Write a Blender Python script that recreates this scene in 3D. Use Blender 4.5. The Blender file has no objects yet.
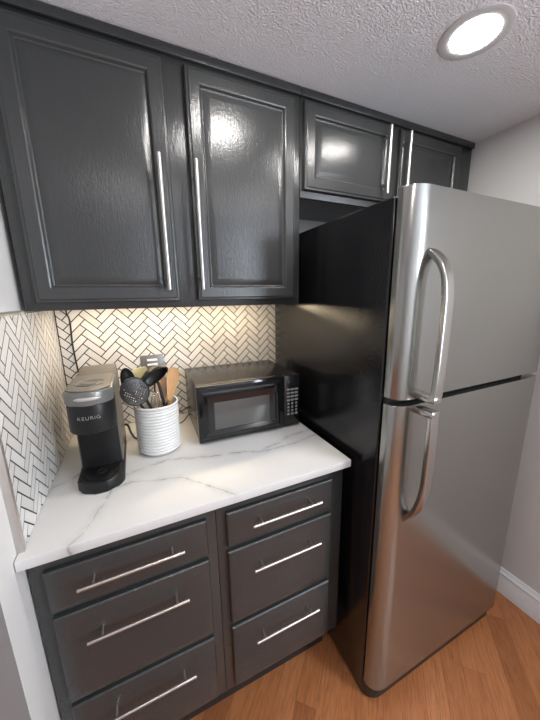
import bpy, bmesh, math, random
from mathutils import Vector, Matrix, Euler
random.seed(7)
C = bpy.context.scene.collection
PI = math.pi

# ------------------------------------------------------------------ helpers
def new(): return bmesh.new()

def box(bm, x0, x1, y0, y1, z0, z1, bev=0.0, seg=2):
    vs = [bm.verts.new((x, y, z)) for x in (x0, x1) for y in (y0, y1) for z in (z0, z1)]
    idx = [(0,1,3,2),(4,6,7,5),(0,4,5,1),(2,3,7,6),(0,2,6,4),(1,5,7,3)]
    fs = [bm.faces.new([vs[i] for i in f]) for f in idx]
    if bev > 0:
        es = list({e for f in fs for e in f.edges})
        bmesh.ops.bevel(bm, geom=es, offset=bev, offset_type='OFFSET', segments=seg, profile=0.5, affect='EDGES')

def sweep(bm, pts, prof, up=Vector((1,0,0)), cap=True, scales=None):
    """sweep a closed 2D profile [(a,b)] along pts; a runs along 'up'-ish, b across"""
    pts = [Vector(p) for p in pts]; rings = []
    n = len(pts); prev = None
    for i, p in enumerate(pts):
        t = (pts[min(i+1,n-1)] - pts[max(i-1,0)]).normalized()
        a = up if prev is None else prev
        a = (a - t*a.dot(t))
        if a.length < 1e-5: a = t.orthogonal()
        a.normalize(); prev = a; b = t.cross(a)
        s = scales[i] if scales else 1.0
        rings.append([bm.verts.new(p + a*(q[0]*s) + b*(q[1]*s)) for q in prof])
    m = len(prof)
    for i in range(n-1):
        for k in range(m):
            bm.faces.new((rings[i][k], rings[i][(k+1)%m], rings[i+1][(k+1)%m], rings[i+1][k]))
    if cap:
        bm.faces.new(rings[0][::-1]); bm.faces.new(rings[-1])

def circ(r, seg=12, ry=None, p=2.0):
    ry = r if ry is None else ry; out = []
    for k in range(seg):
        a = 2*PI*k/seg; c, s = math.cos(a), math.sin(a)
        out.append((math.copysign(abs(c)**(2/p), c)*r, math.copysign(abs(s)**(2/p), s)*ry))
    return out

def tube(bm, pts, r, seg=10, scales=None, up=Vector((1,0,0))):
    sweep(bm, pts, circ(r, seg), up=up, scales=scales)

def spline(pts, n=8):
    P = [Vector(p) for p in pts]; out = []
    for i in range(len(P)-1):
        p0 = P[max(i-1,0)]; p1 = P[i]; p2 = P[i+1]; p3 = P[min(i+2,len(P)-1)]
        for k in range(n):
            t = k/n
            out.append(0.5*((2*p1)+(p2-p0)*t+(2*p0-5*p1+4*p2-p3)*t*t+(3*p1-p0-3*p2+p3)*t**3))
    out.append(P[-1]); return out

def lathe(bm, prof, c, seg=48, closed=False):
    rings = []
    for (r, z) in prof:
        if r < 1e-6: rings.append([bm.verts.new((c[0], c[1], c[2]+z))])
        else: rings.append([bm.verts.new((c[0]+r*math.cos(2*PI*k/seg), c[1]+r*math.sin(2*PI*k/seg), c[2]+z)) for k in range(seg)])
    for A, B in zip(rings, rings[1:]):
        for k in range(seg):
            a = [A[0]] if len(A) == 1 else [A[k], A[(k+1)%seg]]
            b = [B[0]] if len(B) == 1 else [B[(k+1)%seg], B[k]]
            if len(a)+len(b) > 2: bm.faces.new(a+b)

def prism(bm, poly, z0, z1, bev=0.0, seg=2):
    lo = [bm.verts.new((x, y, z0)) for x, y in poly]; hi = [bm.verts.new((x, y, z1)) for x, y in poly]
    n = len(poly)
    fs = [bm.faces.new(lo[::-1]), bm.faces.new(hi)]
    for k in range(n): bm.faces.new((lo[k], lo[(k+1)%n], hi[(k+1)%n], hi[k]))
    if bev > 0:
        es = list({e for f in fs for e in f.edges})
        bmesh.ops.bevel(bm, geom=es, offset=bev, offset_type='OFFSET', segments=seg, profile=0.5, affect='EDGES')

def panel(bm, x0, x1, z0, z1, y, prof):
    """a door or drawer front facing -y: nested rectangles (inset, height towards the viewer) with a closed back"""
    rings = []
    for ins, h in prof:
        rings.append([bm.verts.new(v) for v in ((x0+ins, y-h, z0+ins), (x1-ins, y-h, z0+ins), (x1-ins, y-h, z1-ins), (x0+ins, y-h, z1-ins))])
    for A, B in zip(rings, rings[1:]):
        for k in range(4): bm.faces.new((A[k], A[(k+1)%4], B[(k+1)%4], B[k]))
    bm.faces.new(rings[-1]); bm.faces.new(rings[0][::-1])

def root_loc(o):
    while o.parent is not None: o = o.parent
    return o

def build(name, bm, mat, parent=None, smooth=35, mats=None):
    """link the bmesh as one mesh object; coordinates are given in world space, or in the thing's frame for a turned thing"""
    me = bpy.data.meshes.new(name)
    bmesh.ops.recalc_face_normals(bm, faces=bm.faces[:])
    bm.to_mesh(me); bm.free()
    for m in (mats or [mat]): me.materials.append(m)
    o = bpy.data.objects.new(name, me); C.objects.link(o)
    if parent is not None:
        r = root_loc(parent); L = Vector(r.location)
        if not r.get('_local'): me.transform(Matrix.Translation(-L))
        o.parent = parent
    if smooth:
        me.polygons.foreach_set('use_smooth', [True]*len(me.polygons))
        me.set_sharp_from_angle(angle=math.radians(smooth))
    me.update()
    return o

def thing(name, label, cat, loc, group=None, local=False):
    o = bpy.data.objects.new(name, None); C.objects.link(o)
    o.empty_display_size = 0.05
    o.location = loc; o['label'] = label; o['category'] = cat
    if group: o['group'] = group
    if local: o['_local'] = 1
    return o

def tag(o, label, cat, group=None):
    o['label'] = label; o['category'] = cat
    if group: o['group'] = group
    return o

def struct(o): o['kind'] = 'structure'; return o

def centre_origin(o, loc):
    o.data.transform(Matrix.Translation(-Vector(loc))); o.location = loc; return o

# ------------------------------------------------------------------ materials
class N:
    def __init__(s, name):
        s.m = bpy.data.materials.new(name); s.m.use_nodes = True
        s.t = s.m.node_tree; s.b = s.t.nodes['Principled BSDF']
    def n(s, typ, **kw):
        x = s.t.nodes.new('ShaderNode'+typ)
        for k, v in kw.items(): setattr(x, k, v)
        return x
    def l(s, a, b): s.t.links.new(a, b)
    def set(s, sock, v):
        if hasattr(v, 'is_output'): s.l(v, sock)
        else: sock.default_value = v
    def math(s, op, a, b=None, c=None, clamp=False):
        x = s.n('Math', operation=op, use_clamp=clamp)
        s.set(x.inputs[0], a)
        if b is not None: s.set(x.inputs[1], b)
        if c is not None: s.set(x.inputs[2], c)
        return x.outputs[0]
    def vmath(s, op, a, b=None):
        x = s.n('VectorMath', operation=op); s.set(x.inputs[0], a)
        if b is not None: s.set(x.inputs[1], b)
        return x
    def mix(s, f, a, b):
        x = s.n('Mix', data_type='RGBA'); s.set(x.inputs[0], f); s.set(x.inputs[6], a); s.set(x.inputs[7], b)
        return x.outputs[2]
    def coord(s, scale=(1,1,1), rot=(0,0,0), which='Object'):
        tc = s.n('TexCoord'); mp = s.n('Mapping'); mp.inputs['Scale'].default_value = scale; mp.inputs['Rotation'].default_value = rot
        s.l(tc.outputs[which], mp.inputs[0]); return mp.outputs[0]
    def noise(s, vec, scale, detail=2, rough=.5, dist=0):
        x = s.n('TexNoise'); s.l(vec, x.inputs['Vector']); x.inputs['Scale'].default_value = scale
        x.inputs['Detail'].default_value = detail; x.inputs['Roughness'].default_value = rough; x.inputs['Distortion'].default_value = dist
        return x
    def ramp(s, f, stops):
        x = s.n('ValToRGB'); s.l(f, x.inputs[0]); e = x.color_ramp.elements
        while len(e) < len(stops): e.new(.5)
        for el, (p, c) in zip(e, stops): el.position = p; el.color = (c if len(c) == 4 else (*c, 1))
        return x.outputs[0]
    def bump(s, h, strength, dist):
        x = s.n('Bump'); s.l(h, x.inputs['Height']); x.inputs['Strength'].default_value = strength; x.inputs['Distance'].default_value = dist
        s.l(x.outputs[0], s.b.inputs['Normal'])
    def base(s, col=None, rough=None, metal=None, spec=None):
        if col is not None: s.set(s.b.inputs['Base Color'], (*col, 1) if isinstance(col, tuple) and len(col) == 3 else col)
        if rough is not None: s.set(s.b.inputs['Roughness'], rough)
        if metal is not None: s.b.inputs['Metallic'].default_value = metal
        if spec is not None: s.b.inputs['Specular IOR Level'].default_value = spec
        return s

def plain(name, col, rough=.5, metal=0, spec=None, nscale=60, var=.06, bump=0):
    k = N(name); v = k.coord(); nz = k.noise(v, nscale, 3)
    c = k.mix(nz.outputs['Fac'], (*[min(1, x*(1-var)) for x in col], 1), (*[min(1, x*(1+var)) for x in col], 1))
    k.base(c, rough, metal, spec)
    if bump: k.bump(nz.outputs['Fac'], bump, .001)
    return k.m

def emit(name, col, strength):
    k = N(name); k.base((.8,.8,.8), .5); k.b.inputs['Emission Color'].default_value = (*col, 1); k.b.inputs['Emission Strength'].default_value = strength
    return k.m

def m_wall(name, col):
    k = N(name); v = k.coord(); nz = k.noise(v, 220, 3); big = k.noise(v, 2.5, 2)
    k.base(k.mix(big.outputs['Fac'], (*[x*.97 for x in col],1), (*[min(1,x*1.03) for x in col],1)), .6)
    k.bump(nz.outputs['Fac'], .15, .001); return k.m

def m_ceiling():
    k = N('ceiling_texture'); v = k.coord()
    a = k.noise(v, 170, 3, .6); vor = k.n('TexVoronoi'); k.l(v, vor.inputs['Vector']); vor.inputs['Scale'].default_value = 210
    h = k.math('ADD', a.outputs['Fac'], k.math('MULTIPLY', vor.outputs['Distance'], .6))
    k.base((.87,.885,.93), .8); k.bump(h, .85, .0045); return k.m

def m_cabinet(name, col):
    k = N(name); v = k.coord((9,9,1.3)); grain = k.noise(v, 30, 4, .65, .8); fine = k.noise(k.coord(), 160, 2)
    h = k.math('ADD', k.math('MULTIPLY', grain.outputs['Fac'], .8), k.math('MULTIPLY', fine.outputs['Fac'], .5))
    k.base(col, .235, 0, .5); k.bump(h, .34, .0024); return k.m

def m_floor():
    k = N('wood_strip_floor'); tc = k.n('TexCoord'); sp = k.n('SeparateXYZ'); k.l(tc.outputs['Object'], sp.inputs[0])
    x, y = sp.outputs[0], sp.outputs[1]
    s_ = k.math('MULTIPLY', k.math('SUBTRACT', x, y), .70711/.0735)
    s_ = k.math('ADD', s_, .61)
    t_ = k.math('MULTIPLY', k.math('ADD', x, y), .70711)
    row = k.math('FLOOR', s_); fs = k.math('FRACT', s_)
    wn = k.n('TexWhiteNoise', noise_dimensions='1D'); k.l(row, wn.inputs['W'])
    tt = k.math('ADD', k.math('DIVIDE', t_, .75), k.math('MULTIPLY', wn.outputs['Value'], 5.0))
    col_ = k.math('FLOOR', tt); ft = k.math('FRACT', tt)
    cb = k.n('CombineXYZ'); k.l(row, cb.inputs[0]); k.l(col_, cb.inputs[1])
    w2 = k.n('TexWhiteNoise', noise_dimensions='2D'); k.l(cb.outputs[0], w2.inputs['Vector'])
    plank = k.ramp(w2.outputs['Value'], [(0,(.29,.100,.036)),(.10,(.40,.148,.053)),(.5,(.43,.163,.060)),(.85,(.455,.178,.067)),(1,(.48,.193,.074))])
    gv = k.n('CombineXYZ'); k.l(k.math('MULTIPLY', s_, 7.0), gv.inputs[0]); k.l(k.math('MULTIPLY', t_, 6.0), gv.inputs[1]); k.l(k.math('MULTIPLY', w2.outputs['Value'], 30), gv.inputs[2])
    g = k.noise(gv.outputs[0], 2.2, 6, .62, .8)
    gcol = k.ramp(g.outputs['Fac'], [(.25,(.5,.46,.44)),(.5,(.95,.95,.95)),(.75,(1.2,1.2,1.2))])
    mul = k.n('Mix', data_type='RGBA', blend_type='MULTIPLY'); mul.inputs[0].default_value = 1; k.l(plank, mul.inputs[6]); k.l(gcol, mul.inputs[7])
    e1 = k.math('MINIMUM', fs, k.math('SUBTRACT', 1.0, fs)); seam = k.math('LESS_THAN', e1, .010)
    e2 = k.math('MINIMUM', ft, k.math('SUBTRACT', 1.0, ft)); seam2 = k.math('LESS_THAN', e2, .0012)
    sm = k.math('MAXIMUM', seam, seam2)
    c = k.mix(k.math('MULTIPLY', sm, .6), mul.outputs[2], (.12,.045,.02,1))
    k.base(c, k.math('ADD', k.math('MULTIPLY', g.outputs['Fac'], .12), .26)); k.bump(k.math('SUBTRACT', 1.0, sm), .2, .0006)
    return k.m

VEINS = [
 [(.075,-.655),(.110,-.62),(.126,-.58),(.128,-.546),(.145,-.505),(.158,-.47),(.182,-.417),(.236,-.400),(.31,-.389),(.404,-.415),(.47,-.43),(.55,-.445),(.62,-.474),(.70,-.472),(.76,-.466),(.85,-.455)],
 [(.158,-.47),(.205,-.464),(.278,-.488),(.337,-.508),(.39,-.563),(.448,-.64)],
 [(.85,-.40),(.78,-.415),(.736,-.418),(.69,-.44),(.653,-.447),(.60,-.47)],
 [(.04,-.31),(.09,-.33),(.125,-.30),(.20,-.16),(.26,-.04)],
 [(.0,-.40),(.05,-.36),(.09,-.33)],
]
def m_quartz():
    k = N('veined_white_quartz'); tc = k.n('TexCoord'); P = tc.outputs['Object']
    w = k.noise(P, 9, 4, .6); w2 = k.noise(P, 45, 3, .6)
    d1 = k.vmath('SCALE', k.vmath('SUBTRACT', w.outputs['Color'], (.5,.5,.5)).outputs[0]); d1.inputs['Scale'].default_value = .035
    d2 = k.vmath('SCALE', k.vmath('SUBTRACT', w2.outputs['Color'], (.5,.5,.5)).outputs[0]); d2.inputs['Scale'].default_value = .014
    q = k.vmath('ADD', k.vmath('ADD', P, d1.outputs[0]).outputs[0], d2.outputs[0]).outputs[0]
    fl = k.vmath('MULTIPLY', q, (1,1,0)).outputs[0]
    best = None
    for pl in VEINS:
        for a, b in zip(pl, pl[1:]):
            ba = Vector((b[0]-a[0], b[1]-a[1], 0))
            pa = k.vmath('SUBTRACT', fl, (a[0], a[1], 0)).outputs[0]
            h = k.math('MULTIPLY', k.vmath('DOT_PRODUCT', pa, tuple(ba)).outputs['Value'], 1/ba.length_squared, clamp=True)
            sc = k.n('VectorMath', operation='SCALE'); sc.inputs[0].default_value = ba; k.l(h, sc.inputs['Scale'])
            d = k.vmath('LENGTH', k.vmath('SUBTRACT', pa, sc.outputs[0]).outputs[0]).outputs['Value']
            best = d if best is None else k.math('MINIMUM', best, d)
    core = k.math('SUBTRACT', 1.0, k.math('DIVIDE', best, .0032), clamp=True)
    halo = k.math('SUBTRACT', 1.0, k.math('DIVIDE', best, .028), clamp=True)
    br = k.math('MULTIPLY', k.math('SUBTRACT', k.noise(P, 22, 3, .6).outputs['Fac'], .28), 1.9, clamp=True)
    f = k.math('ADD', k.math('MULTIPLY', core, .9), k.math('MULTIPLY', k.math('MULTIPLY', halo, halo), .5))
    f = k.math('MULTIPLY', f, br, clamp=True)
    cloud = k.noise(P, 5, 3); wcol = k.mix(cloud.outputs['Fac'], (.56,.555,.545,1), (.63,.625,.615,1))
    k.base(k.mix(f, wcol, (.17,.165,.16,1)), .30, 0, .5); return k.m

def m_tile():
    k = N('white_glazed_tile'); g = k.n('NewGeometry')
    c = k.mix(g.outputs['Random Per Island'], (.58,.57,.555,1), (.70,.69,.675,1))
    nz = k.noise(k.coord(), 14, 3, .6, .5)
    k.base(k.mix(k.math('MULTIPLY', nz.outputs['Fac'], .35), c, (.62,.60,.58,1)), .22); return k.m

def m_steel(name, col, rough, sx=1, sz=60, bump=.02, metal=1.0):
    k = N(name); v = k.coord((sx, sx, sz)); nz = k.noise(v, 6, 4, .7)
    k.base(k.mix(nz.outputs['Fac'], (*[x*.96 for x in col],1), (*[min(1,x*1.03) for x in col],1)),
           k.math('ADD', k.math('MULTIPLY', nz.outputs['Fac'], .10), rough-.05), metal)
    k.bump(nz.outputs['Fac'], bump, .0006); return k.m

def m_pebble_black(name, rough, strength, scale):
    k = N(name); v = k.coord(); nz = k.noise(v, scale, 2, .5)
    k.base((.006,.006,.007), rough, 0, .5); k.bump(nz.outputs['Fac'], strength, .0012); return k.m

def m_wood(name, a, b):
    k = N(name); v = k.coord((30,30,4)); nz = k.noise(v, 3, 5, .6, 1.0)
    k.base(k.mix(nz.outputs['Fac'], (*a,1), (*b,1)), .5); return k.m

M = dict(
 lamp_trim=plain('pale_lamp_trim_paint', (.62,.62,.63), .5),
 wall_shaded=m_wall('wall_paint_with_shade', (.20,.196,.192)),  # wall colour darkened to stand in for shade on the far-left face
 wall=m_wall('warm_white_wall_paint', (.62,.615,.605)), ceiling=m_ceiling(),
 cab=m_cabinet('charcoal_semigloss_paint', (.0345,.0365,.0365)), gap=plain('dark_toe_kick', (.02,.018,.017), .6),
 inside=plain('cabinet_underside_paint', (.045,.048,.05), .5),
 floor=m_floor(), quartz=m_quartz(), tile=m_tile(), grout=plain('charcoal_grout', (.016,.013,.011), .9),
 base=plain('white_trim_paint', (.78,.78,.78), .35), trim=m_steel('tile_edge_metal', (.60,.59,.57), .5),
 nickel=m_steel('brushed_nickel', (.56,.545,.52), .33, 40, 40), steel=m_steel('brushed_stainless', (.315,.315,.298), .23, bump=.003, metal=.9),
 handle_steel=m_steel('polished_stainless', (.47,.46,.44), .25, 30, 10),
 black_side=m_pebble_black('black_pebbled_enamel', .13, .55, 170), black=plain('black_plastic', (.012,.012,.013), .35),
 gasket=plain('black_rubber_gasket', (.006,.006,.006), .6),
 gloss=plain('black_gloss_plastic', (.009,.009,.010), .12), glass=plain('dark_oven_glass', (.085,.082,.077), .10, nscale=900, var=.4),
 mwtop=m_pebble_black('black_microwave_enamel', .2, .15, 500),
 keygrey=plain('pale_grey_key_print', (.24,.245,.25), .4), display=plain('dark_blue_display', (.010,.011,.018), .1),
 k_black=plain('matte_black_appliance_plastic', (.008,.0085,.0095), .42, spec=.35), k_dark=plain('dark_recess_plastic', (.005,.005,.0055), .5, spec=.25),
 taupe=plain('warm_grey_satin_plastic', (.125,.112,.098), .36, .3), k_ring=plain('satin_grey_ring', (.19,.195,.188), .36, .5),
 lip=plain('pale_satin_lip', (.42,.42,.40), .35, .3), letter=plain('light_grey_lettering', (.42,.43,.44), .4),
 ceramic=plain('white_glazed_ceramic', (.66,.66,.645), .18), nylon=plain('black_nylon', (.005,.005,.005), .38),
 wood=m_wood('honey_wood', (.42,.22,.085), (.62,.37,.17)), wood2=m_wood('pale_wood', (.55,.33,.19), (.68,.45,.28)),
 cream=plain('pale_yellow_silicone', (.72,.62,.30), .45), steel_wire=m_steel('whisk_steel', (.65,.62,.58), .2, 20, 20),
 plate=plain('grey_metal_cover', (.16,.165,.18), .35, .4), white_plastic=plain('white_plastic', (.75,.75,.75), .35),
 cord=plain('black_cord', (.012,.011,.011), .5),
 lamp=emit('warm_white_lamp_lens', (1.0,.965,.93), 105.0), led=emit('warm_led_diffuser', (1.0,.80,.54), 36.0),
)

# ------------------------------------------------------------------ the setting
ZC = 2.10; XR = 1.755; XL = -0.014; YF = -3.3; XFAR = -1.6; ZT = .914
bm = new(); box(bm, XFAR-.1, XR+.1, YF-.1, .1, -.06, 0); struct(build('floor', bm, M['floor'], smooth=0))
bm = new(); box(bm, XFAR-.1, XR+.1, YF-.1, .1, ZC, ZC+.06); struct(build('ceiling', bm, M['ceiling'], smooth=0))
bm = new(); box(bm, XL-.12, XR+.1, 0, .1, 0, ZC); wall_back = struct(build('wall_back', bm, M['wall'], smooth=0))
bm = new(); box(bm, XL-.12, XL, -.7145, 0, 0, ZC); wall_left = struct(build('wall_left', bm, M['wall']))
bm = new(); box(bm, XFAR, XL-.12, -.7165, -.615, 0, ZC); box(bm, XL-.12, XL-.001, -.7165, -.7146, 0, ZC); struct(build('wall_far_left', bm, M['wall_shaded'], smooth=0))  # face towards the camera carries its shade in the colour
bm = new(); box(bm, XFAR-.1, XFAR, YF, -.615, 0, ZC); struct(build('wall_side', bm, M['wall'], smooth=0))
bm = new(); box(bm, XR, XR+.1, YF, 0, 0, ZC); struct(build('wall_right', bm, M['wall'], smooth=0))
bm = new(); box(bm, XFAR, XR+.1, YF-.1, YF, 0, ZC); struct(build('wall_front', bm, M['wall'], smooth=0))
# unseen window added in the right wall behind the camera, for soft fill
bm = new()
for (a,b,c,d) in ((-2.87,-2.03,.86,.92),(-2.87,-2.03,1.98,2.04),(-2.87,-2.81,.92,1.98),(-2.09,-2.03,.92,1.98),(-2.81,-2.09,1.43,1.47)): box(bm, XR-.03, XR-.001, a, b, c, d, .003)
struct(build('added_fill_window', bm, M['base']))
dl = bpy.data.lights.new('added_fill_light', 'AREA'); dl.shape = 'RECTANGLE'; dl.size = 1.05; dl.size_y = .70; dl.energy = 50; dl.color = (.82,.90,1.0)  # added area light at the made-up window, brightens ceiling and walls
do = bpy.data.objects.new('added_fill_light', dl); C.objects.link(do); do.location = (XR-.012, -2.45, 1.45); do.rotation_euler = (0, PI/2, 0)
# stepped baseboard along the right wall
bm = new()
prof = [(0,0),(-.016,0),(-.016,.088),(-.013,.094),(-.013,.098),(-.016,.101),(-.016,.107),(-.010,.113),(-.007,.121),(-.004,.128),(0,.128)]
A = [bm.verts.new((XR+a, 0, z)) for a, z in prof]; B = [bm.verts.new((XR+a, YF, z)) for a, z in prof]
for k in range(len(prof)-1): bm.faces.new((A[k], A[k+1], B[k+1], B[k]))
bm.faces.new(A); bm.faces.new(B[::-1])
struct(build('baseboard_right', bm, M['base'], smooth=30))

# herringbone tile: real tiles standing off a dark grout bed
def clip(poly, u0, u1, v0, v1):
    def half(P, ax, lim, sgn):
        out = []
        for i in range(len(P)):
            a, b = P[i], P[(i+1)%len(P)]; da = sgn*(a[ax]-lim); db = sgn*(b[ax]-lim)
            if da >= 0: out.append(a)
            if (da >= 0) != (db >= 0):
                t = da/(da-db); out.append((a[0]+(b[0]-a[0])*t, a[1]+(b[1]-a[1])*t))
        return out
    for ax, lim, s in ((0,u0,1),(0,u1,-1),(1,v0,1),(1,v1,-1)):
        poly = half(poly, ax, lim, s)
        if len(poly) < 3: return None
    return poly
def herring(u0, u1, v0, v1, ou, ov, w=.0259, n=3, g=.0018):
    out = []; c = math.sqrt(.5); R = 45
    for i in range(-R, R):
        for j in range(-R, R):
            r = (i-j) % (2*n)
            if r == 0: a, b, la, lb = i, j, n, 1
            elif r == 2*n-1: a, b, la, lb = i, j, 1, n
            else: continue
            q = [(a*w+g, b*w+g), ((a+la)*w-g, b*w+g), ((a+la)*w-g, (b+lb)*w-g), (a*w+g, (b+lb)*w-g)]
            q = [((x-y)*c+ou, (x+y)*c+ov) for x, y in q]
            p = clip(q, u0, u1, v0, v1)
            if p: out.append(p)
    return out
def tiles(bm, polys, f, d0, d1):
    for p in polys:
        area = abs(sum(p[k][0]*p[(k+1)%len(p)][1]-p[(k+1)%len(p)][0]*p[k][1] for k in range(len(p))))/2
        if area < 4e-6: continue
        lo = [bm.verts.new(f(u, v, d0)) for u, v in p]; hi = [bm.verts.new(f(u, v, d1)) for u, v in p]
        k_ = len(p)
        fs = [bm.faces.new(hi)] + [bm.faces.new((lo[k], lo[(k+1)%k_], hi[(k+1)%k_], hi[k])) for k in range(k_)]
        for q in fs: q.material_index = 1
TZ1 = 1.395
bm = new(); box(bm, -.002, .888, -.0085, 0, ZT, 1.405)
tiles(bm, herring(.0, .888, ZT+.001, 1.404, .034+.0, ZT+.02), lambda u, v, d: (u, -d, v), .0080, .0090)
o = build('tile_backsplash', bm, None, wall_back, smooth=0, mats=[M['grout'], M['tile']])
bm = new(); box(bm, .888, .898, -.0125, 0, ZT, 1.405, .001); build('edge_trim', bm, M['trim'], o)
bm = new(); box(bm, XL, -.0035, -.612, 0, ZT, TZ1)
tiles(bm, herring(-.612, -.0105, ZT+.001, TZ1, -.076, ZT+.011), lambda u, v, d: (XL+d, u, v), .0100, .0109)
o = build('tile_backsplash', bm, None, wall_left, smooth=0, mats=[M['grout'], M['tile']])
bm = new(); box(bm, XL, .0, -.624, -.612, ZT, TZ1+.010, .001); build('edge_trim', bm, M['trim'], o)
bm = new(); box(bm, XL, .0, -.612, -.342, TZ1, TZ1+.008, .001); build('edge_trim', bm, M['trim'], o)

# ------------------------------------------------------------------ lights
def downlight(x, y, label):
    t = thing('recessed_ceiling_light', label, 'ceiling light', (x, y, ZC-.012), 'recessed ceiling lights')
    bm = new(); lathe(bm, [(.085,.012),(.085,.0098),(.083,.0090),(.062,.0088),(.0585,.0102),(.0585,.012)], (x, y, ZC-.012), 48)
    build('trim_ring', bm, M['lamp_trim'], t)
    bm = new(); lathe(bm, [(0,.0096),(.040,.0097),(.0585,.0102),(.0585,.0116),(0,.0116)], (x, y, ZC-.012), 48)
    build('lens', bm, M['lamp'], t)
downlight(1.155, -.690, 'round white recessed ceiling light shining above the refrigerator')
downlight(.615, -.655, 'round recessed ceiling light above the countertop, out of the frame')
downlight(1.15, -1.42, 'round recessed ceiling light over the floor before the refrigerator, out of the frame')
downlight(.38, -1.58, 'round recessed ceiling light over the floor before the drawers, out of the frame')

# ------------------------------------------------------------------ upper cabinets
def bar_handle(bm, p0, p1, n, r, stand, inset):
    """bar from p0 to p1, standing off along n by 'stand', posts 'inset' from each end"""
    p0, p1, n = Vector(p0), Vector(p1), Vector(n).normalized(); d = (p1-p0).normalized()
    e = r*.25
    tube(bm, [p0, p0+d*e, p1-d*e, p1], r, 14, [.8,1,1,.8], up=n)
    for q in (p0+d*inset, p1-d*inset): tube(bm, [q, q-n*stand], r*.72, 10, up=d)
DOOR = [(0,0),(0,.013),(.0025,.0165),(.008,.0175),(.011,.020),(.038,.020),(.0415,.0185),(.0455,.0125),(.049,.0115),(.066,.0175),(.069,.0180)]
def cabinet(name, label, x0, x1, z0, z1, doors, xd=None):
    t = thing(name, label, 'cabinet', ((x0+x1)/2, -.165, z0))
    bm = new(); lip = .018
    box(bm, x0, x1, -.330, -.312, z0, z1-.002, .0012)            # face frame
    box(bm, x0, x0+.015, -.312, -.004, z0, z1-.002); box(bm, x1-.015, x1, -.312, -.004, z0, z1-.002)
    box(bm, x0+.015, x1-.015, -.312, -.004, z0+lip, z0+lip+.012)
    box(bm, x0+.015, x1-.015, -.016, -.004, z0+lip+.012, z1-.002)
    build('carcass', bm, M['cab'], t)
    bm = new(); box(bm, x0, x1, -.342, -.330, ZC-.026, ZC-.002, .002)
    build('top_rail', bm, M['cab'], t)
    for (a, b, c, d, hx, h0, h1) in doors:
        bm = new(); panel(bm, a, b, c, d, -.3302, DOOR); dr = build('door', bm, M['cab'], t, smooth=20)
        bm = new(); bar_handle(bm, (hx,-.385,h0), (hx,-.385,h1), (0,-1,0), .0060, .0375, .035)
        build('handle', bm, M['nickel'], dr)
    return t
cabinet('wall_cabinet', 'tall charcoal two-door wall cabinet hanging above the countertop', 0.0, .832, 1.400, ZC,
        [(.028,.396,1.420,2.059,.3625,1.452,1.812), (.452,.807,1.420,2.059,.4615,1.452,1.812)])
cabinet('wall_cabinet', 'short charcoal two-door wall cabinet above the refrigerator', .8335, 1.748, 1.770, ZC,
        [(.842,1.244,1.792,2.062,1.190,1.808,2.040), (1.284,1.655,1.792,2.062,1.294,1.808,2.040)])
# under-cabinet light with its hanging cord
t = thing('under_cabinet_light', 'slim warm light strip with hanging black cord under the wall cabinet', 'light strip', (.42, -.13, 1.40))
bm = new(); box(bm, .06, .80, -.145, -.115, 1.406, 1.4176, .001); build('housing', bm, M['white_plastic'], t)
bm = new(); box(bm, .065, .795, -.142, -.118, 1.4035, 1.406, .0005); build('diffuser', bm, M['led'], t)
bm = new(); tube(bm, spline([(.07,-.13,1.412),(.05,-.07,1.408),(.036,-.018,1.385),(.042,-.0135,1.35),(.039,-.0135,1.27),(.042,-.0135,1.18),(.048,-.0135,1.10),(.06,-.016,1.0),(.09,-.02,.925),(.16,-.03,.918)], 6), .0028, 8)
build('power_cord', bm, M['cord'], t)

# ------------------------------------------------------------------ base cabinets, countertop
DRAW = [(0,0),(0,.012),(.003,.0155),(.006,.0165),(.022,.0195),(.026,.020)]
def base_cabinet(label, x0, x1, fx0, fx1, hx, posts):
    t = thing('base_cabinet', label, 'cabinet', ((x0+x1)/2, -.30, 0))
    bm = new(); box(bm, x0, x1, -.610, -.592, .182, .888, .0012)
    box(bm, x0, x1, -.592, -.02, .182, .888)
    build('carcass', bm, M['cab'], t)
    bm = new(); box(bm, x0, x1, -.525, -.04, 0, .182); build('toe_kick', bm, M['gap'], t)
    for (z0, z1, hz) in ((.735,.845,.805),(.460,.718,.655),(.205,.444,.388)):
        bm = new(); panel(bm, fx0, fx1, z0, z1, -.6102, DRAW)
        d = build('drawer', bm, M['cab'], t, smooth=20)
        bm = new(); bar_handle(bm, (hx[0],-.658,hz), (hx[1],-.658,hz), (0,-1,0), .0040, .030, posts)
        build('handle', bm, M['nickel'], d)
    return t
base_cabinet('charcoal three-drawer base cabinet at the left, below the coffee maker', -.009, .4055, .019, .378, (.083,.314), .030)
base_cabinet('narrower charcoal three-drawer base cabinet standing beside the refrigerator', .4065, .842, .432, .788, (.499,.727), .030)
bm = new(); box(bm, -.0125, .843, -.648, -.0005, .889, ZT, .0025)
ct = build('countertop', bm, M['quartz'])
tag(ct, 'white quartz countertop with thin grey veins on the charcoal drawers', 'countertop')

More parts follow.
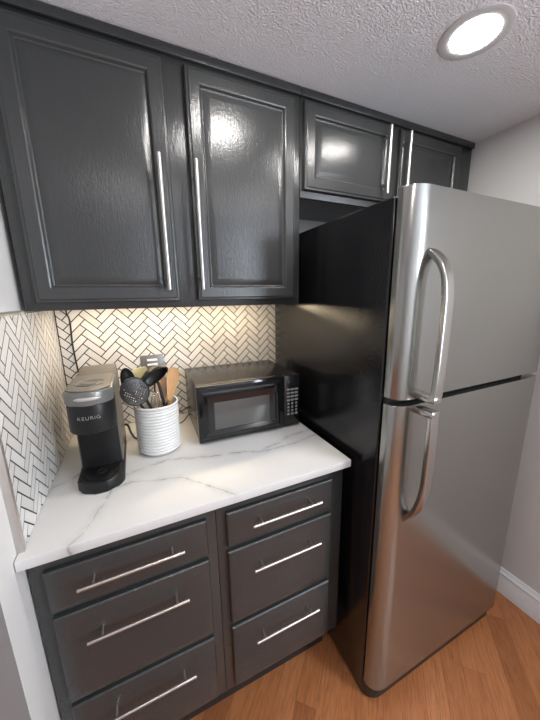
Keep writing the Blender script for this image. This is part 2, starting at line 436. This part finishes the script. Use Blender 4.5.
# ------------------------------------------------------------------ refrigerator
FX0, FX1, FYF = .869, 1.584, -.786
t = thing('refrigerator', 'stainless steel top-freezer refrigerator with black sides against the right wall', 'refrigerator', ((FX0+FX1)/2, -.4, 0))
bm = new(); box(bm, FX0+.003, FX1-.003, -.725, -.035, .018, 1.668, .006, 3)
build('body', bm, M['black_side'], t)
bm = new(); box(bm, FX0+.012, FX1-.012, -.737, -.724, .07, 1.662); build('gasket', bm, M['gasket'], t)
def rounded_front(x0, x1, yb, yf, rx, ry, n=10):
    pts = [(x1, yb), (x0, yb)]
    for k in range(n+1):
        a = PI/2*k/n; pts.append((x0+rx-rx*math.cos(a), yf+ry-ry*math.sin(a)))
    for k in range(n+1):
        a = PI/2*k/n; pts.append((x1-rx*.5+rx*.5*math.sin(a), yf+ry*.7-ry*.7*math.cos(a)))
    return pts
def fridge_door(name, z0, z1):
    bm = new(); prism(bm, rounded_front(FX0, FX1, -.737, FYF, .056, .036), z0, z1, .003, 2)
    return build(name, bm, M['steel'], t, smooth=30)
fz = fridge_door('freezer_door', 1.149, 1.680)
fd = fridge_door('refrigerator_door', .084, 1.131)
hp = circ(.0155, 32, .0075, 7.0)
HX = .943
bm = new()
sweep(bm, spline([(HX,-.780,1.534),(HX,-.797,1.524),(HX,-.819,1.500),(HX,-.833,1.468),(HX,-.8395,1.425),(HX,-.841,1.37),(HX,-.841,1.25),(HX,-.839,1.170)], 7), hp, up=Vector((1,0,0)))
box(bm, HX-.0155, HX+.0155, -.846, -.780, 1.151, 1.170, .004)
build('handle', bm, M['handle_steel'], fz)
bm = new()
sweep(bm, spline([(HX,-.836,1.112),(HX,-.838,1.05),(HX,-.838,.97),(HX,-.836,.905),(HX,-.828,.855),(HX,-.812,.807),(HX,-.780,.760)], 7), hp, up=Vector((1,0,0)))
box(bm, HX-.0155, HX+.0155, -.844, -.780, 1.110, 1.129, .004)
build('handle', bm, M['handle_steel'], fd)
bm = new(); prism(bm, rounded_front(FX0+.004, FX1-.004, -.70, -.766, .052, .046), .012, .080, .003); build('base_grille', bm, M['black'], t)
for sx in (FX0+.06, FX1-.06):
    for sy in (-.66, -.09):
        bm = new(); lathe(bm, [(0,0),(.018,0),(.018,.019),(0,.019)], (sx, sy, 0), 16); build('foot', bm, M['black'], t)
bm = new(); box(bm, FX1-.075, FX1-.02, -.765, -.69, 1.668, 1.690, .004); build('hinge_cover', bm, M['black'], t)

# ------------------------------------------------------------------ outlet
t = thing('wall_outlet', 'grey wall outlet on the tiles behind the utensil crock', 'outlet', (.309, -.010, 1.14))
bm = new(); box(bm, .264, .354, -.0155, -.0095, 1.080, 1.198, .003); build('cover_plate', bm, M['plate'], t)
bm = new(); box(bm, .287, .331, -.0175, -.0155, 1.100, 1.186, .0015); o = build('receptacle', bm, M['plate'], t)
for z in (1.178, 1.158):
    bm = new(); box(bm, .289, .329, -.0190, -.0175, z-.0045, z+.0045, .0006); build('socket_face', bm, M['white_plastic'], o)

# ------------------------------------------------------------------ coffee maker
KX = .1345
t = thing('coffee_maker', 'slim black single-serve coffee maker with grey lid on the left of the countertop', 'coffee maker', (KX, -.31, ZT))
def bulge(x0, x1, yb, yf, b, rb=.012, n=14):
    """plan outline: square-ish back, front bowed out by b"""
    pts = []
    for k in range(5):
        a = PI/2*k/4; pts.append((x1-rb+rb*math.cos(a), yb-rb+rb*math.sin(a)))
    for k in range(5):
        a = PI/2+PI/2*k/4; pts.append((x0+rb+rb*math.cos(a), yb-rb+rb*math.sin(a)))
    c = (x0+x1)/2; h = (x1-x0)/2
    for k in range(n+1):
        u = -1+2*k/n; pts.append((c+h*u, yf-b*(1-abs(u)**2.6)))
    return pts
def shrink(pts, s):
    cx = KX; cy = sum(p[1] for p in pts)/len(pts); return [(cx+(x-cx)*s, cy+(y-cy)*s) for x, y in pts]
bm = new(); prism(bm, bulge(.0825, .1865, -.142, -.385, .004), ZT+.004, 1.186, .002); build('housing', bm, M['taupe'], t)
bm = new(); prism(bm, bulge(.0865, .1825, -.36, -.3925, .010), ZT+.03, 1.10, .001); build('column_front', bm, M['k_dark'], t)
bm = new(); prism(bm, bulge(.0835, .1855, -.35, -.455, .034), 1.088, 1.166, .003); hd = build('brew_head', bm, M['k_black'], t)
bm = new(); prism(bm, bulge(.0815, .1875, -.30, -.457, .036), 1.166, 1.200, .003); build('lid_ring', bm, M['k_ring'], t)
bm = new()                                                        # handle lip on the ring
pts = [(KX-.028+.056*k/10, -.457-.036*(1-abs((-.028+.056*k/10)/.053)**2.6)-.0015, 1.184) for k in range(11)]
sweep(bm, pts, circ(.0045, 12, .004), up=Vector((0,0,1)), scales=[.3,.8,1,1,1,1,1,1,1,.8,.3]); build('lid_handle', bm, M['lip'], t)
bm = new(); prism(bm, bulge(.0845, .1845, -.142, -.300, .0), 1.186, 1.2015, .003); build('reservoir_lid', bm, M['taupe'], t)
bm = new(); prism(bm, bulge(.0855, .1835, -.301, -.452, .032), 1.199, 1.2035, .0015); lid = build('brew_lid', bm, M['taupe'], t)
bm = new(); lathe(bm, [(.031,0),(.031,.0015),(.033,.0022),(.035,.0015),(.035,0)], (KX, -.405, 1.2035), 36); lathe(bm, [(.018,0),(.018,.001),(.0195,.0016),(.021,.001),(.021,0)], (KX, -.405, 1.2035), 30)
build('embossed_ring', bm, M['k_ring'], lid)
bm = new(); prism(bm, bulge(.0795, .1885, -.20, -.452, .036), ZT, ZT+.032, .004); ba = build('drip_base', bm, M['k_black'], t)
bm = new(); prism(bm, bulge(.090, .178, -.395, -.447, .028), ZT+.032, ZT+.0355, .001); tr = build('drip_tray', bm, M['k_dark'], ba)
bm = new(); lathe(bm, [(.010,0),(.010,.002),(.012,.002),(.012,0)], (KX, -.435, ZT+.0355), 20); build('drain_ring', bm, M['gasket'], tr)
bm = new(); lathe(bm, [(0,0),(.012,0),(.014,.018),(0,.018)], (KX, -.425, 1.070), 20); build('spout', bm, M['k_dark'], t)
# lettering on the bowed head
cu = bpy.data.curves.new('lettering', 'FONT'); cu.body = 'KEURIG'; cu.size = .0132; cu.align_x = 'CENTER'; cu.extrude = .0003; cu.offset = -.00035; cu.space_character = 1.15
to = bpy.data.objects.new('lettering_source', cu); C.objects.link(to)
bpy.context.view_layer.update()
me = bpy.data.meshes.new_from_object(to.evaluated_get(bpy.context.evaluated_depsgraph_get()))
bpy.data.objects.remove(to)
for v in me.vertices:
    x, z = v.co.x, v.co.y; d = v.co.z
    u = (x-.003)/.051; yy = -.455-.034*(1-abs(u)**2.6)-.0006-d
    v.co = Vector((KX-.003+x, yy, 1.128+z)) - Vector((KX, -.31, ZT))
me.name = 'lettering'; me.materials.clear(); me.materials.append(M['letter'])
lo = bpy.data.objects.new('lettering', me); C.objects.link(lo); lo.parent = hd; lo['label'] = 'light grey brand lettering'
bm = new(); tube(bm, spline([(.180,-.150,.965),(.195,-.140,.955),(.205,-.165,.930),(.222,-.195,.9185),(.25,-.150,.9185),(.285,-.07,.925),(.300,-.035,1.0),(.305,-.030,1.10),(.307,-.017,1.125)], 8), .0036, 8)
build('power_cord', bm, M['cord'], t)

t.location += Vector((-.0045, .008, 0)); t.scale = (1.055, 1, 1)
# ------------------------------------------------------------------ microwave (local frame: origin at front bottom left)
t = thing('microwave_oven', 'compact black microwave oven on the countertop beside the refrigerator', 'microwave', (.4245, -.327, ZT), local=True)
W_, D_, H0, H1 = .403, .292, .006, .216
t.rotation_euler = (0, 0, math.radians(-1.5))
bm = new(); box(bm, .002, W_-.002, .014, D_, H0, H1, .004, 2); bd = build('casing', bm, M['mwtop'], t)
bm = new(); box(bm, 0, .333, -.012, .014, H0, H1, .004, 2)
for v in bm.verts: pass
dr = build('door', bm, M['gloss'], t)
def panel_l(bm, x0, x1, z0, z1, y, prof):
    panel(bm, x0, x1, z0, z1, y, prof)
bm = new(); panel_l(bm, .006, .315, H0+.012, H1-.010, -.0119, [(0,0),(0,.002),(.010,.010),(.017,.012),(.030,.003),(.036,.002)])
build('door_frame', bm, M['gloss'], dr, smooth=15)
bm = new(); panel(bm, .058, .270, .050, .152, -.0138, [(0,0),(0,.0012),(.003,.0016)]); wi = build('window', bm, M['glass'], dr, smooth=15)
bm = new(); box(bm, .292, .302, -.030, -.012, .052, .160, .003); build('handle', bm, M['gloss'], dr)
bm = new(); box(bm, .334, W_, -.012, .014, H0, H1, .004, 2); cp = build('control_panel', bm, M['gloss'], t)
bm = new(); box(bm, .344, .396, -.0132, -.0115, .170, .196, .0006); build('display', bm, M['display'], cp)
for r in range(8):
    for c in range(3):
        x = .345+c*.0175; z = .158-r*.0145; hgt = .0075 if r < 4 else .0085
        ww = .0140 if r < 4 else (.0075 if r < 7 else .0105)
        bm = new(); box(bm, x+.007-ww/2, x+.007+ww/2, -.0134, -.0118, z-hgt/2, z+hgt/2, .0005)
        build('button', bm, M['keygrey'], cp)
for fx in (.03, W_-.03):
    for fy in (.04, D_-.03):
        bm = new(); lathe(bm, [(0,0),(.011,0),(.013,.0065),(0,.0065)], (fx, fy, 0), 14); build('foot', bm, M['black'], t)
bm = new(); tube(bm, spline([(.03,D_-.003,.06),(.020,D_+.012,.045),(-.01,.285,.034),(-.05,.255,.030),(-.085,.235,.035),(-.105,.255,.07),(-.112,.295,.12),(-.112,.303,.19)], 8), .0026, 8)
build('power_cord', bm, M['cord'], t)
bm = new(); tube(bm, spline([(.03,D_-.003,.04),(.022,D_+.010,.025),(-.005,.255,.012),(-.035,.215,.0035),(-.075,.205,.0035),(-.10,.23,.02),(-.09,.245,.034)], 8), .0022, 8)
build('cord_loop', bm, M['cord'], t)

# ------------------------------------------------------------------ crock and utensils
CX, CY, CR, CH = .2965, -.290, .0715, .172
bm = new(); prof = [(0,0),(.058,0),(.064,.003)]
nr = 15
for k in range(nr):
    z0 = .008+k*(CH-.018)/nr; dz = (CH-.018)/nr
    for q in range(10): prof.append((.0668+.0040*math.sin(PI*q/9), z0+q/9*dz*.94))
prof += [(.0675,CH-.010),(.0712,CH-.008),(.0722,CH-.003),(.071,CH),(.067,CH),(.0655,CH-.004),(.0635,CH-.02),(.0630,.012),(.058,.008),(0,.008)]
lathe(bm, prof, (CX, CY, ZT), 96)
o = build('utensil_crock', bm, M['ceramic'], smooth=60); centre_origin(o, (CX, CY, ZT))
tag(o, 'white ribbed ceramic crock full of utensils on the countertop', 'utensil crock')
FLOORZ = ZT+.013
def utensil(name, label, cat, bmesh_, mat, loc, smooth=50):
    o = build(name, bmesh_, mat, smooth=smooth); centre_origin(o, loc); o['label'] = label; o['category'] = cat; o['group'] = 'utensils in the crock'; return o
def frame(d, face):
    """columns: side, along, normal for a head whose long axis is d and which faces 'face'"""
    y = Vector(d).normalized(); z = Vector(face); z = (z-y*z.dot(y)).normalized(); x = y.cross(z)
    return x, y, z
def blade(bm, p0, d, face, outline, th=.004, dish=0.0):
    """flat head: outline = [(t along, half width)], dished by 'dish' across"""
    x, y, z = frame(d, face); p0 = Vector(p0); K = 8; top = []; bot = []
    for (a, w) in outline:
        rt, rb = [], []
        for k in range(K+1):
            u = -1+2*k/K; sag = -dish*(1-u*u)*min(1, w/.02)
            rt.append(bm.verts.new(p0+y*a+x*(w*u)+z*(sag+th/2))); rb.append(bm.verts.new(p0+y*a+x*(w*u)+z*(sag-th/2)))
        top.append(rt); bot.append(rb)
    n = len(outline)
    for i in range(n-1):
        for k in range(K):
            bm.faces.new((top[i][k], top[i][k+1], top[i+1][k+1], top[i+1][k]))
            bm.faces.new((bot[i][k], bot[i+1][k], bot[i+1][k+1], bot[i][k+1]))
        for k in (0, K):
            f = (top[i][k], top[i+1][k], bot[i+1][k], bot[i][k]); bm.faces.new(f)
    for i in (0, n-1):
        for k in range(K): bm.faces.new((top[i][k], top[i][k+1], bot[i][k+1], bot[i][k]))
def oval(L, w, n=12, p=2.0): return [(L*(1-math.cos(PI*k/n))/2, max(.0015, w*abs(math.sin(PI*k/n))**(2/p))) for k in range(n+1)]
# handle foot points stay inside the crock
def foot(x, y): return Vector((CX+x, CY+y, FLOORZ))
def stick(bm, a, b, r, s0=1.0, s1=1.0):
    a, b = Vector(a), Vector(b); tube(bm, [a, a+(b-a)*.04, a+(b-a)*.5, b], r, 10, [s0*.7, s0, (s0+s1)/2, s1], up=Vector((0,1,0)))
FRONT = (.15,-.8,.5)
# solid black spoon, back left
a = foot(.022,.02); neck = Vector((.226,-.262,1.120)); d = neck-a
bm = new(); stick(bm, a, neck+d*.02, .0048, 1, .9); blade(bm, neck, (-.16,.0,1), FRONT, oval(.088, .0225), .004, .006)
utensil('serving_spoon', 'solid black serving spoon at the back left of the white crock', 'spoon', bm, M['nylon'], a)
# skimmer with round perforated head
a = foot(.030,-.018); hc = Vector((.2375,-.332,1.143)); neck = Vector((.266,-.318,1.112))
bm = new(); stick(bm, a, neck, .0048, 1, 1)
hx, hy, hz = frame((-.7,-.1,.45), (.1,-.85,.5)); R_ = .0435; ce = .0037; rng = 12
def sk(u, v, o_): return hc + hx*u + hy*v + hz*(o_ - .006*(1-(u*u+v*v)/(R_*R_)))
cache = {}
def vv(i, j, o_):
    key = (i, j, o_)
    if key not in cache: cache[key] = bm.verts.new(sk(i*ce, j*ce, o_))
    return cache[key]
solid = set()
for i in range(-rng, rng+1):
    for j in range(-rng, rng+1):
        cx_, cy_ = (i+.5)*ce, (j+.5)*ce
        if cx_*cx_+cy_*cy_ > (R_-.001)**2: continue
        if i % 2 == 0 and j % 2 == 0 and cx_*cx_+cy_*cy_ < .034**2: continue
        solid.add((i, j))
for (i, j) in solid:
    bm.faces.new([vv(i,j,.001), vv(i+1,j,.001), vv(i+1,j+1,.001), vv(i,j+1,.001)])
    bm.faces.new([vv(i,j,-.001), vv(i,j+1,-.001), vv(i+1,j+1,-.001), vv(i+1,j,-.001)])
    for (di, dj, p, q) in ((1,0,(1,0),(1,1)),(-1,0,(0,0),(0,1)),(0,1,(0,1),(1,1)),(0,-1,(0,0),(1,0))):
        if (i+di, j+dj) not in solid:
            bm.faces.new([vv(i+p[0],j+p[1],.001), vv(i+q[0],j+q[1],.001), vv(i+q[0],j+q[1],-.001), vv(i+p[0],j+p[1],-.001)])
ring = [sk(R_*math.cos(2*PI*k/40), R_*math.sin(2*PI*k/40), 0) for k in range(41)]
tube(bm, ring, .0026, 8, up=hz); tube(bm, [neck, neck+(hc-neck)*.35], .0046, 8)
utensil('skimmer', 'black skimmer with a round perforated head at the front left of the crock', 'skimmer', bm, M['nylon'], a, 40)
# ladle
a = foot(.045,-.012); bc = Vector((.300,-.296,1.170)); neck = Vector((.313,-.292,1.135))
on = Vector((.42,-.62,-.50)).normalized(); ux, uy, uz = frame((.78,-.1,.62), on)
bm = new(); rows = []
for side, rr in ((0, 1.0), (1, .93)):
    for k in range(9):
        th = PI/2*k/8 if side == 0 else PI/2*(8-k)/8
        ring = []
        for s in range(28):
            ph = 2*PI*s/28; r_ = math.sin(th)*rr if th > 1e-6 else 0.0
            ring.append(bm.verts.new(bc + ux*(r_*.034*math.cos(ph)) + uy*(r_*.054*math.sin(ph)) - uz*(.036*rr*math.cos(th))) if r_ > 0 or s == 0 else None)
        rows.append(ring)
for A_, B_ in zip(rows, rows[1:]):
    for s in range(28):
        a4 = [A_[s], A_[(s+1)%28]] if A_[1] is not None else [A_[0]]
        b4 = [B_[(s+1)%28], B_[s]] if B_[1] is not None else [B_[0]]
        if len(a4)+len(b4) > 2: bm.faces.new(a4+b4)
tube(bm, spline([a, a.lerp(neck,.5), neck, neck+Vector((-.006,.006,.018))], 5), .0052, 10)
utensil('ladle', 'black ladle tipped on its side in the middle of the crock', 'ladle', bm, M['nylon'], a)
# wooden spoons
a = foot(.020,.005); neck = Vector((.340,-.280,1.075)); d = neck-a
bm = new(); stick(bm, a, neck+d*.05, .0058, .9, 1); blade(bm, neck, (.22,.02,1), FRONT, [(0,.007),(.02,.010),(.045,.015),(.07,.0195),(.09,.0210),(.105,.0195),(.115,.0155),(.121,.009),(.123,.002)], .0065, .003)
utensil('wooden_spoon', 'honey-coloured wooden spoon standing at the right of the crock', 'wooden spoon', bm, M['wood'], a)
a = foot(.0,.035); neck = Vector((.316,-.258,1.075)); d = neck-a
bm = new(); stick(bm, a, neck+d*.05, .0052, .9, 1); blade(bm, neck, (.08,.0,1), FRONT, oval(.098, .0195), .006, .004)
utensil('wooden_spoon', 'paler wooden spoon half hidden between the ladle and the honey-coloured spoon', 'wooden spoon', bm, M['wood2'], a)
# black spatula behind the wooden spoon
a = foot(-.012,.028); neck = Vector((.343,-.262,1.085))
bm = new(); stick(bm, a, neck, .005, 1, 1); blade(bm, neck-(neck-a)*.02, (.20,.02,1), FRONT, [(0,.006),(.02,.012),(.03,.014),(.07,.014),(.076,.011)], .004)
utensil('spatula', 'narrow black spatula behind the honey-coloured wooden spoon', 'spatula', bm, M['nylon'], a)
# pale yellow spatula
a = foot(.018,.042); neck = Vector((.262,-.245,1.12))
bm = new(); stick(bm, a, neck, .005, 1, 1); blade(bm, neck-(neck-a)*.02, (-.08,.02,1), FRONT, [(0,.007),(.015,.018),(.025,.0235),(.078,.0235),(.083,.020)], .006)
utensil('spatula', 'pale yellow flat spatula between the black spoon and the ladle', 'spatula', bm, M['cream'], a)
# whisk
a = foot(.012,-.040); neck = Vector((.297,-.306,1.035)); d = (Vector((.0,-.0,1))).normalized()
bm = new(); stick(bm, a, neck, .006, 1, 1); wx, wy, wz = frame(d, FRONT)
for q in range(4):
    ph = PI*q/4; sd = wx*math.cos(ph)+wz*math.sin(ph)
    lp = [neck+wy*(.088*(1-abs(s)**2.2 if True else 0))+sd*(.021*math.sin(PI*(s)*.5)*(1 if abs(s) < .72 else (1-abs(s))/.28)) for s in [-1+2*k/24 for k in range(25)]]
    tube(bm, lp, .0013, 6, up=wz)
utensil('whisk', 'steel wire whisk in front of the ladle handle in the crock', 'whisk', bm, M['steel_wire'], a)

for o in list(bpy.data.objects):
    if '_local' in o: del o['_local']

# ------------------------------------------------------------------ camera, world, view
w = bpy.data.worlds.new('World'); bpy.context.scene.world = w; w.use_nodes = True
w.node_tree.nodes['Background'].inputs[0].default_value = (.9,.92,1,1); w.node_tree.nodes['Background'].inputs[1].default_value = .05
cam = bpy.data.cameras.new('camera'); co = bpy.data.objects.new('camera', cam); C.objects.link(co)
cam.sensor_fit = 'VERTICAL'; cam.sensor_height = 36; cam.lens = 291.4473/720*36; cam.clip_start = .02
co.location = (.2572, -1.3076, 1.4281); co.rotation_euler = (1.3572, .0153, -.4351)
bpy.context.scene.camera = co
vs = bpy.context.scene.view_settings
vs.view_transform = 'Standard'; vs.look = 'None'; vs.gamma = 1; vs.use_curve_mapping = False; vs.exposure = 0.4
